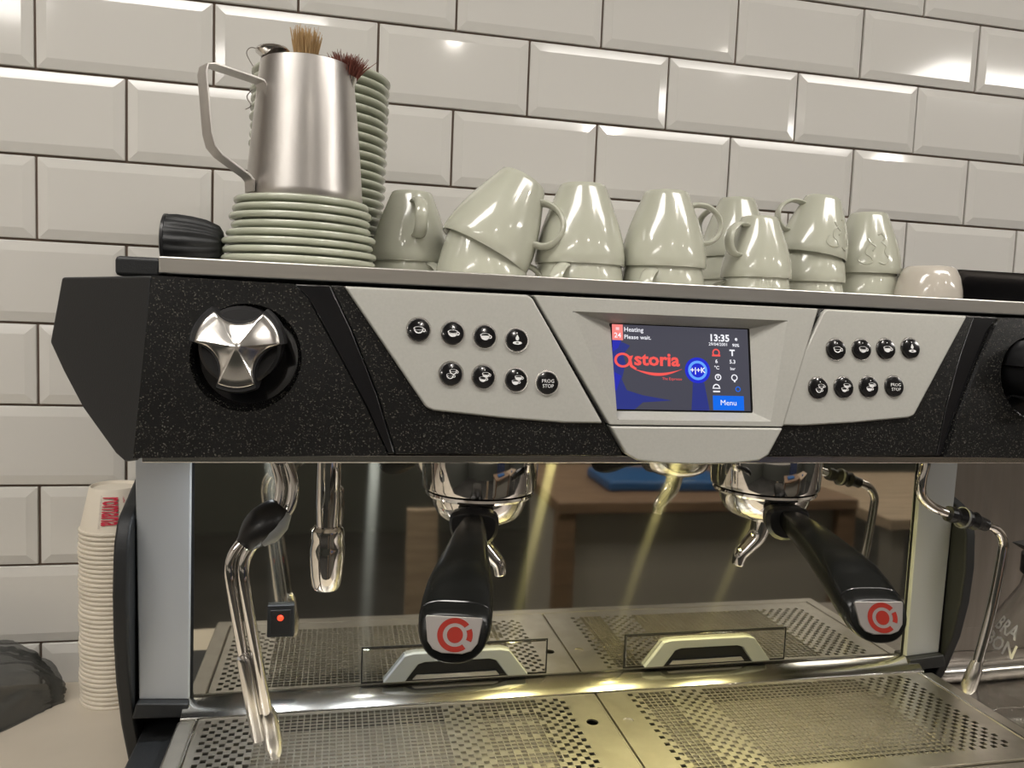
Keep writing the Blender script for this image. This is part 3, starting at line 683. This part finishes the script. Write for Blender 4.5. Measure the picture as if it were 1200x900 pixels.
# ================================================================== CUPS AND SAUCERS ON THE WARMER
TRAY = .5371
CUPM = {}
def cup_body(s):
    pr = [(.0200, .0800), (.0218, .0806), (.0233, .0796), (.0252, .0755), (.0285, .0670), (.0330, .0560), (.0375, .0440), (.0413, .0320), (.0440, .0210), (.0456, .0100), (.0460, .0010), (.0452, 0), (.0440, .0012), (.0436, .0100), (.0420, .0210), (.0392, .0330), (.0352, .0470), (.0290, .0600), (.0215, .0700), (.0100, .0740), (.0002, .0742)]
    mb = MB().lathe([(r*s, z*s) for r, z in pr], 48)
    mb.lathe([(.0002*s, .0785*s), (.0180*s, .0785*s), (.0190*s, .0800*s), (.0200*s, .0800*s)], 48)
    return mb
def cup_handle(s, low=False):
    pts = spline([(.0400, 0, .0250), (.0440, 0, .0235), (.0520, 0, .0200), (.0590, 0, .0130), (.0610, 0, .0060), (.0570, 0, .0030), (.0480, 0, .0045), (.0450, 0, .0060)] if low else
                 [(.0270, 0, .0670), (.0340, 0, .0685), (.0450, 0, .0670), (.0550, 0, .0600), (.0600, 0, .0490), (.0575, 0, .0370), (.0500, 0, .0300), (.0405, 0, .0280)], 5)
    pts = [(x*s, y*s, z*s) for x, y, z in pts]
    n = len(pts); return MB().tube(pts, [s*(.0042 + .0010*abs(2*k/n-1)) for k in range(n)], 12, sx=1.6, sy=.62, up=(1, 0, 0))
cup_cache = {}
def cup(x, y, z, s, ang, label, tilt=0, tdir=0, m='ceramic', crest=False, low=False):
    key = (round(s, 3), m, low)
    if key not in cup_cache:
        t = thing('coffee_cup', None, None)
        bo = cup_body(s).build('cup_body', M[m], t, angle=50); ho = cup_handle(s, low).build('cup_handle', M[m], t, angle=60)
        cup_cache[key] = (bo.data, ho.data); first_ = (t, bo, ho)
    else:
        t = thing('coffee_cup', None, None)
        for nm, me in zip(('cup_body', 'cup_handle'), cup_cache[key]):
            o = bpy.data.objects.new(nm, me); COL.objects.link(o); o.parent = t
    tag(t, label, 'cup', 'pale green cups upside down on the machine')
    t.location = (x, y, z)
    R = Matrix.Rotation(math.radians(ang), 4, 'Z')
    if tilt: R = Matrix.Rotation(math.radians(tilt), 4, Vector((-math.sin(math.radians(tdir)), math.cos(math.radians(tdir)), 0))) @ R
    t.rotation_euler = R.to_euler()
    if crest:
        mb = MB(); rr = .0405*s
        PR = [(.0460, .0), (.0456, .0100), (.0440, .0210), (.0413, .0320), (.0375, .0440), (.0330, .0560), (.0285, .0670)]
        def fc(u, v, d):
            h_ = min(max(v/s, .0001), .0669); r = next(r0 + (r1-r0)*(h_-z0)/(z1-z0) for (r0, z0), (r1, z1) in zip(PR, PR[1:]) if z0 <= h_ <= z1)*s + d
            a = math.radians(crest - ang) + u/rr; return (r*math.cos(a), r*math.sin(a), v)
        for path in ([(-.018, .022), (-.020, .014), (-.014, .010), (-.006, .012), (-.008, .018), (-.013, .022), (-.012, .030), (-.006, .036)], [(.0, .044), (.005, .046), (.008, .041), (.004, .036), (.009, .031), (.007, .024), (.011, .018)], [(-.012, .040), (-.008, .034), (-.003, .030), (-.006, .025)], [(.000, .012), (.006, .010), (.010, .013)]):
            pth = spline([Vector((a, b, 0)) for a, b in path], 5)
            mb.tube([fc(p.x*s/.9, p.y*s/.9, .0000) for p in pth], .0010, 6)
        mb.build('embossed_crest', M[m], t)
    return t
LC = 'pale green '
# first from the left
cup(.4362, -.240, TRAY, .90, -60, LC+'cup mostly hidden under the leftmost upside-down cup', low=True)
cup(.4362, -.240, TRAY+.0235, .90, -84, LC+'upside-down cup, leftmost, its handle facing forwards, next to the saucers')
# leaning cup
cup(.5020, -.300, TRAY, 1.0, -8, LC+'upside-down cup underneath the strongly leaning cup', low=True)
cup(.5035, -.300, .5710, 1.03, -28, LC+'cup leaning steeply to the right, highest left of centre', 27, 0)
cup(.6025, -.300, TRAY, 1.0, -128, LC+'cup under the third upright stack from the left, handle crossing its front', low=True)
cup(.6025, -.300, .5635, 1.0, 62, LC+'upside-down cup just right of the leaning cup, its handle out of sight')
cup(.6929, -.300, TRAY, .97, -128, LC+'lower cup, handle crossing its front, under the cup whose handle points right', low=True)
cup(.6929, -.300, .5655, .97, -12, LC+'upside-down cup with its looped handle pointing right, middle of the row')
for k, z in enumerate((TRAY, TRAY+.0290, TRAY+.0575)):
    cup(.8515, -.150, z, .92, 120, low=(k < 2), label=LC+('bottom', 'middle', 'topmost')[k]+' cup of the stack at the back, half hidden behind others')
cup(.8083, -.285, TRAY, .82, 172, LC+'small lower cup with a long handle reaching left, right of centre', low=True)
cup(.8083, -.285, .5613, .82, 205, LC+'small upside-down cup with its handle curling left, before the tall stack')
cup(.9135, -.225, TRAY, .86, 20, LC+'bottom cup of the tall tilted stack right of centre', low=True)
cup(.9135, -.225, TRAY+.0270, .86, 60, LC+'middle cup of the tall tilted stack right of centre', low=True)
cup(.9120, -.225, .5945, .88, 178, LC+'crested cup tilted on top of the tallest stack, handle pointing left', 9, 0, crest=-70)
cup(1.0041, -.200, TRAY+.010, .93, 60, LC+'cup underneath the crested cup near the right end', low=True)
cup(1.0041, -.200, .5795, .93, 100, LC+'upside-down cup with an embossed crest, last tall one before the right end', crest=-105)
# squat white cup without handle
o = MB().lathe([(.0002, .0520), (.020, .0520), (.0250, .0515), (.0285, .0490), (.0335, .0380), (.0365, .0240), (.0375, .0100), (.0375, 0), (.0355, 0), (.0345, .020), (.028, .042), (.0002, .046)], 44, (0, 0, 0)).build('handleless_cup', M['ceramic_white'])
o.location = (1.0480, -.260, TRAY-.0005); tag(o, 'small grey-white cup without a handle, upside down at the right end', 'cup')
# black tray on the steel cabinet
t = thing('black_tray', 'shallow glossy black plastic tray at the far right behind the white cup', 'tray', (1.37, -.105, CT+.525))
rr = []
def rrect(a, b, r, z, n=6):
    pts = []
    for cx, cy, a0 in ((a-r, b-r, 0), (-a+r, b-r, PI/2), (-a+r, -b+r, PI), (a-r, -b+r, 1.5*PI)):
        for k in range(n+1): pts.append((cx + r*math.cos(a0+PI/2*k/n), cy + r*math.sin(a0+PI/2*k/n), z))
    return pts
MB().loft([rrect(.235, .085, .03, 0), rrect(.250, .095, .035, .045), rrect(.256, .099, .035, .050), rrect(.252, .096, .035, .050), rrect(.236, .083, .03, .006)]).build('tray_shell', M['gloss_black'], t)

# saucers
def saucer(s):
    return MB().lathe([(.0002, .0020), (.030, .0020), (.032, .0), (.035, .0), (.036, .0025), (.050, .0070), (.0625, .0100), (.0655, .0108), (.0664, .0122), (.0665, .0138), (.0655, .0150), (.0630, .0146), (.048, .0098), (.034, .0050), (.0002, .0045)], 64) if s == 1 else None
s0 = None
def put_saucer(x, y, z, sc, rz, label, group):
    global s0
    if s0 is None: o = saucer(1).build('saucer', M['saucer'], angle=50); s0 = o
    else: o = s0.copy(); COL.objects.link(o)
    o.location = (x, y, z); o.scale = (sc, sc, 1); o.rotation_euler = (0, 0, rz); tag(o, label, 'saucer', group)
offs = [.0, .001, -.0015, .0025, .002, .0005, .003, .002]
for k in range(8):
    sc = (1.02, 1.02, 1.0, .99, .92, .93, .92, .89)[k]
    put_saucer(.3290 + offs[k]*.8, -.330 + offs[k]*.4, TRAY + k*.0073, sc, k, 'pale green saucer ' + ('uppermost in the short stack, right under the steel jug' if k == 7 else 'at the bottom of the short stack, resting on the machine' if k == 0 else ordn(8-k) + ' from the top of the short stack under the steel jug'), 'saucers in the short stack under the jug')
for k in range(23):
    put_saucer(.3375 + k*.00016 + .0006*math.sin(k*2.1), -.1850, TRAY + k*.0092, 1.085, k*.7, 'pale green saucer ' + ('topmost of the tall stack behind the jug' if k == 22 else ordn(23-k) + ' from the top of the tall stack behind the steel jug'), 'saucers in the tall stack behind the jug')

# milk jug
JZ = TRAY + 7*.0073 + .0147
jug = thing('milk_jug', 'worn stainless steel milk jug holding brushes, standing on the short saucer stack', 'jug', (.3325, -.330, JZ))
MB().lathe([(.0002, 0), (.0480, 0), (.0505, .0015), (.0512, .0050), (.0508, .0080), (.0480, .0450), (.0440, .0850), (.0408, .1150), (.0402, .1195), (.0396, .1200), (.0390, .1190), (.0430, .0850), (.0470, .0450), (.0490, .0100), (.0460, .0030), (.0002, .0030)], 72).build('jug_body', M['jug_steel'], jug)
hp = [(-.0425, 0, .0800), (-.0425, 0, .0930), (-.0445, 0, .0965), (-.0500, 0, .0975), (-.0790, 0, .1000), (-.0840, 0, .0985), (-.0852, 0, .0920), (-.0815, 0, .0450), (-.0790, 0, .0350), (-.0740, 0, .0290), (-.0540, 0, .0160), (-.0512, 0, .0125), (-.0508, 0, -.0 + .0030)]
ang = math.radians(32)
hp = [((x if x > -.0445 else -.0445 + (x+.0445)*1.22), 0, z) for x, y, z in hp]
hp = [(x*math.cos(ang) - 0, x*math.sin(ang), z) for x, y, z in hp]
mb = MB(); rings = []
for i, p in enumerate(hp):
    p = Vector(p); a = Vector(hp[max(i-1, 0)]); b = Vector(hp[min(i+1, len(hp)-1)]); tn = (b-a).normalized(); wd = Vector((-math.sin(ang), math.cos(ang), 0)); nn = tn.cross(wd).normalized()
    hw = .0080 if i in (0, len(hp)-1) else .0085
    rings.append([p + wd*hw + nn*.0009, p - wd*hw + nn*.0009, p - wd*hw - nn*.0009, p + wd*hw - nn*.0009])
mb.loft(rings).build('jug_handle', M['jug_steel'], jug, bevel=.0006, angle=40)
# what the jug holds
def brush(x, y, lean, col, r, h, n, spread, label, name='brush'):
    t = thing(name, label, 'brush', (x, y, JZ + .006)); t.rotation_euler = lean
    MB().tube([(0, 0, 0), (0, 0, .09)], .0045, 10).build('handle', M['wood'], t)
    MB().tube([(0, 0, .088), (0, 0, .108)], [.006, r*.7], 14).build('ferrule', M['satin_chrome'], t)
    mb = MB()
    for k in range(n):
        a = random.uniform(0, 2*PI); q = math.sqrt(random.random())*r*.65; sp_ = random.uniform(.3, 1)*spread
        x0, y0 = q*math.cos(a), q*math.sin(a); hh = h*random.uniform(.75, 1.05)
        x1, y1 = x0*(1+sp_) + random.uniform(-.2, .2)*spread*r, y0*(1+sp_) + random.uniform(-.2, .2)*spread*r
        mb.tube([(x0, y0, .106), ((x0+x1)/2 * .95, (y0+y1)/2 * .95, .106+hh*.55), (x1, y1, .106+hh)], [.0005, .00045, .0002], 4)
    o = mb.build('bristles', M[col], t, smooth=False); o['kind'] = 'stuff'
    return t
brush(.3290, -.3250, (.03, .015, 0), 'tan_bristle', .0125, .040, 300, .80, 'brush with upright tan bristles standing in the steel jug')
brush(.3500, -.3350, (.04, .16, 0), 'red_bristle', .0135, .019, 240, 1.5, 'brush with splayed dark red-brown bristles leaning right in the steel jug')
brush(.3180, -.3200, (.02, -.02, 0), 'tan_bristle', .006, .020, 40, 1.8, 'thin straggly tan brush beside the upright one in the jug')
t = thing('tamper_spoon', 'metal tool with a flattened round chrome head resting in the left of the jug', 'metal tool', (.3105, -.335, JZ + .0115)); t.rotation_euler = (.05, -.06, 0)
MB().tube([(0, 0, 0), (0, 0, .112)], .003, 10).build('stem', M['satin_chrome'], t)
MB().lathe([(.0002, .1105), (.0100, .1110), (.0140, .1145), (.0145, .1165), (.0125, .1190), (.0060, .1210), (.0002, .1213)], 32).build('head', M['satin_chrome'], t)
wp = spline([(-.0445, -.012, .112), (-.050, -.014, .122), (-.046, -.014, .1275), (-.038, -.013, .124), (-.0365, -.010, .112), (-.040, -.010, .103)], 6)
o = MB().tube([(.3325+x, -.33+y, JZ+z) for x, y, z in wp], .0004, 6).build('wire_loop', M['dull_steel']); tag(o, 'thin bent wire loop hooked over the left of the jug rim', 'wire')
wp2 = spline([(-.0445, -.016, .092), (-.049, -.017, .085), (-.0455, -.017, .078), (-.050, -.018, .074)], 6)
MB().tube([(.3325+x, -.33+y, JZ+z) for x, y, z in wp2], .0004, 6).build('wire_end', M['dull_steel'], o)
o.location = (0, 0, 0)

# fluted black cup lying on its side
t = thing('fluted_black_holder', 'fluted black plastic cup lying on its side left of the saucers', 'plastic cup', (.2170, -.3400, TRAY + .0240))
n = 96; rings = []
for r, x in ((.0005, .004), (.0195, .004), (.0205, .0), (.0225, -.0005), (.0235, .001), (.0232, .010), (.0222, .022), (.0200, .034), (.0160, .044), (.0120, .047), (.0005, .048)):
    rings.append([(x, r*(1 + (.045*math.cos(18*2*PI*k/n) if .001 < x < .046 and r > .012 else 0))*math.cos(2*PI*k/n), r*(1 + (.045*math.cos(18*2*PI*k/n) if .001 < x < .046 and r > .012 else 0))*math.sin(2*PI*k/n)) for k in range(n)])
MB().loft(rings).build('fluted_shell', M['matte_black'], t, angle=50)
MB().lathe([(.0170, 0), (.0215, -.001), (.0240, .0), (.0240, .0022), (.0215, .0032)], 48, T=Matrix.Rotation(PI/2, 3, 'Y')).build('rim', M['rubber'], t)

# ================================================================== PAPER CUPS
pc0 = None; CX, CY = .1020, -.0500; step = .0056; NP = 39
def paper_mesh():
    return MB().lathe([(.0002, .0505), (.0255, .0505), (.0270, .0538), (.0280, .0540), (.0285, .0532), (.0385, .0040), (.0400, .0036), (.0407, .0020), (.0400, .0004), (.0386, 0), (.0378, .0020), (.0278, .0500)], 44)
for k in range(NP):
    if pc0 is None:
        pc0 = thing('paper_cup', None, None); bo = paper_mesh().build('cup_wall', M['paper'], pc0, angle=50); t = pc0
    else:
        t = pc0.copy(); COL.objects.link(t); c = bo.copy(); COL.objects.link(c); c.parent = t
    t.location = (CX + .0007*math.sin(k*.9) - k*.00002, CY, CT + k*step); t.rotation_euler = (0, 0, k*.3 if k < NP-1 else 0)
    tag(t, 'white paper cup ' + ('with red lettering, topmost of the upside-down stack' if k == NP-1 else 'at the very bottom of the upside-down stack' if k == 0 else ordn(NP-k) + ' from the top, in the upside-down stack'), 'paper cup', 'white paper cups stacked left of the machine')
top = t
def pcf(u, v, d):   # wraps a drawing on the cone: u runs round the cup, v up
    r = .0400 - (v/.0620)*.0116 + .0005; a = -PI/2 + .17 + u/.034; return (r*math.cos(a), r*math.sin(a), v)
v, f = text2d('romana', .036, 'CENTER', .30, .02)
rot = [(y, -x) for x, y in v]           # reads downwards
MB().flat(shift(rot, 0, .0295), f, pcf, 0).build('red_lettering', M['red_print'], top, smooth=False)
v, f = text2d('COFFEE ROASTED WITH CARE', .0028, 'CENTER', 1, 0)
MB().flat(shift([(y, -x) for x, y in v], -.0135, .0285), f, pcf, 0).build('small_print', M['grey_print'], top, smooth=False)
v, f = text2d('caffe', .0036, 'CENTER', 1, .01)
MB().flat(shift([(y, -x) for x, y in v], .0125, .0420), f, pcf, 0).build('small_print', M['red_print'], top, smooth=False)

# ================================================================== SMOKED PLASTIC BAG
import bmesh
from mathutils import noise as NZ
bm = bmesh.new(); bmesh.ops.create_icosphere(bm, subdivisions=6, radius=1)
for v in bm.verts:
    p = v.co.copy()
    # long folds fan out from the gathered shoulder at the right
    ax = math.atan2(p.y + .25, 1.25 - p.x); rad_ = math.hypot(p.y + .25, 1.25 - p.x)
    fold = .11*NZ.noise(Vector((ax*6.0, rad_*.7, p.z*1.2))) + .07*NZ.noise(Vector((ax*15, rad_*1.1 + 4, p.z*1.5))) + .03*NZ.noise(p*5)
    q = p*(.95 + fold)
    v.co = Vector((q.x*.115, q.y*.060, max(-.01, q.z)*.084*(1 + .22*q.x)))
bag = bpy.data.meshes.new('plastic_bag'); bm.to_mesh(bag); bm.free(); bag.materials.append(M['smoke_plastic'])
bag.polygons.foreach_set('use_smooth', [True]*len(bag.polygons))
o = bpy.data.objects.new('plastic_bag', bag); COL.objects.link(o); o.location = (-.060, -.100, CT + .0012); o.rotation_euler = (0, 0, math.radians(30))
tag(o, 'crumpled smoky grey translucent plastic bag lying on the counter at the left', 'plastic bag')

# ================================================================== GLASS CARAFE
gc = thing('glass_carafe', 'round glass carafe with white lettering and a black collar at the right edge', 'carafe', (1.2300, -.3100, CT))
GP = [(.055, .001), (.066, .006), (.078, .030), (.0835, .058), (.0845, .085), (.0800, .112), (.0700, .138), (.0560, .162), (.0440, .185), (.0400, .205), (.0395, .228)]
MB().lathe([(.0002, .001)] + GP + [(r-.002, z) for r, z in GP[::-1][:-1]] + [(.053, .003), (.0002, .003)], 64).build('glass_body', M['glass'], gc)
MB().lathe([(.0405, .200), (.0450, .204), (.0450, .226), (.0405, .230), (.0400, .230), (.0405, .200)], 48).build('collar', M['rubber'], gc)
MB().tube(spline([(.040, 0, .210), (.075, 0, .215), (.105, 0, .190), (.108, 0, .120), (.095, 0, .070)], 6), .008, 12, sx=1.3, sy=.7).build('handle', M['rubber'], gc)
MB().prism([(-.040, .230), (-.070, .246), (-.040, .250), (.030, .250), (.040, .230)], lambda x, z, d: (x, d, z), -.012, .012).build('pour_lip', M['matte_black'], gc, bevel=.002)
def gcf(u, v, d):
    a = math.radians(158) + u/.074
    z = .132 + v; r = next(r0 + (r1-r0)*(z-z0)/(z1-z0) for (r0, z0), (r1, z1) in zip(GP, GP[1:]) if z0 <= z <= z1) + .0004
    return (r*math.cos(a), r*math.sin(a), z)
mb = MB(); ca, sa = math.cos(math.radians(-5)), math.sin(math.radians(-5))
for s_, dz in (('BRA', .010), ('BON', -.010)):
    v, f = text2d(s_, .022, 'LEFT', .95, .02); v = shift(v, 0, dz); mb.flat([(x*ca - y*sa, x*sa + y*ca) for x, y in v], f, gcf, 0)
mb.build('white_lettering', mat('frosted_print', (.7, .68, .62), .6), gc, smooth=False)

# ================================================================== ROOM BEHIND THE VIEWER (seen in the polished steel)
t = thing('service_counter', 'service counter with beige front and orange wood top, behind the viewer', 'counter', (1.5, -2.0, -.9))
MB().box((-.45, -.25, 0), (.45, .25, .84)).build('beige_front', M['beige'], t, bevel=.004)
MB().box((-.50, -.30, .84), (.50, .30, .875)).build('wood_top', M['wood_orange'], t, bevel=.004)
MB().box((-.50, .25, 0), (-.44, .29, .84)).box((.44, .25, 0), (.5, .29, .84)).build('corner_post', M['wood_orange'], t, bevel=.003)
o = MB().box((-.22, -.12, 0), (.20, .12, .035)).build('blue_crate', M['blue'], bevel=.01); o.location = (1.42, -1.95, -.025); tag(o, 'shallow blue crate on the orange wood service counter', 'crate')
t = thing('dining_table', 'light wood table with pale legs, behind the viewer to the right', 'table', (2.75, -2.2, -.9))
MB().box((-.55, -.40, .74), (.55, .40, .78)).build('tabletop', M['wood'], t, bevel=.004)
for a in (-.49, .49):
    for b in (-.34, .34): MB().box((a-.03, b-.03, 0), (a+.03, b+.03, .74)).build('leg', M['beige'], t, bevel=.003)
o = MB().box((-.07, -.05, 0), (.07, .05, .05)).build('folded_cloth', M['blue'], bevel=.015, seg=3); o.location = (2.62, -2.0, -.12); tag(o, 'folded blue cloth on the light wood table', 'cloth')
t = thing('wooden_board', 'narrow upright light wooden board behind the viewer', 'board', (.63, -1.95, -.9))
MB().box((-.05, -.015, 0), (.05, .015, .80)).build('board', M['wood'], t, bevel=.004)
MB().box((-.09, -.10, 0), (.09, .10, .03)).build('base', M['wood'], t, bevel=.004)
t = thing('tall_cabinet', 'tall navy cabinet standing behind the viewer to the right', 'cabinet', (2.2, -3.4, -.9))  # added dark furniture, takes the place of the person reflected in the backsplash
MB().box((-.35, -.3, 0), (.35, .3, 1.6)).build('cabinet_body', M['navy'], t, bevel=.005)
for s_ in (-.01, .01): MB().tube([(s_*4, .31, .8), (s_*4, .31, 1.0)], .008, 8).build('door_handle', M['satin_chrome'], t)
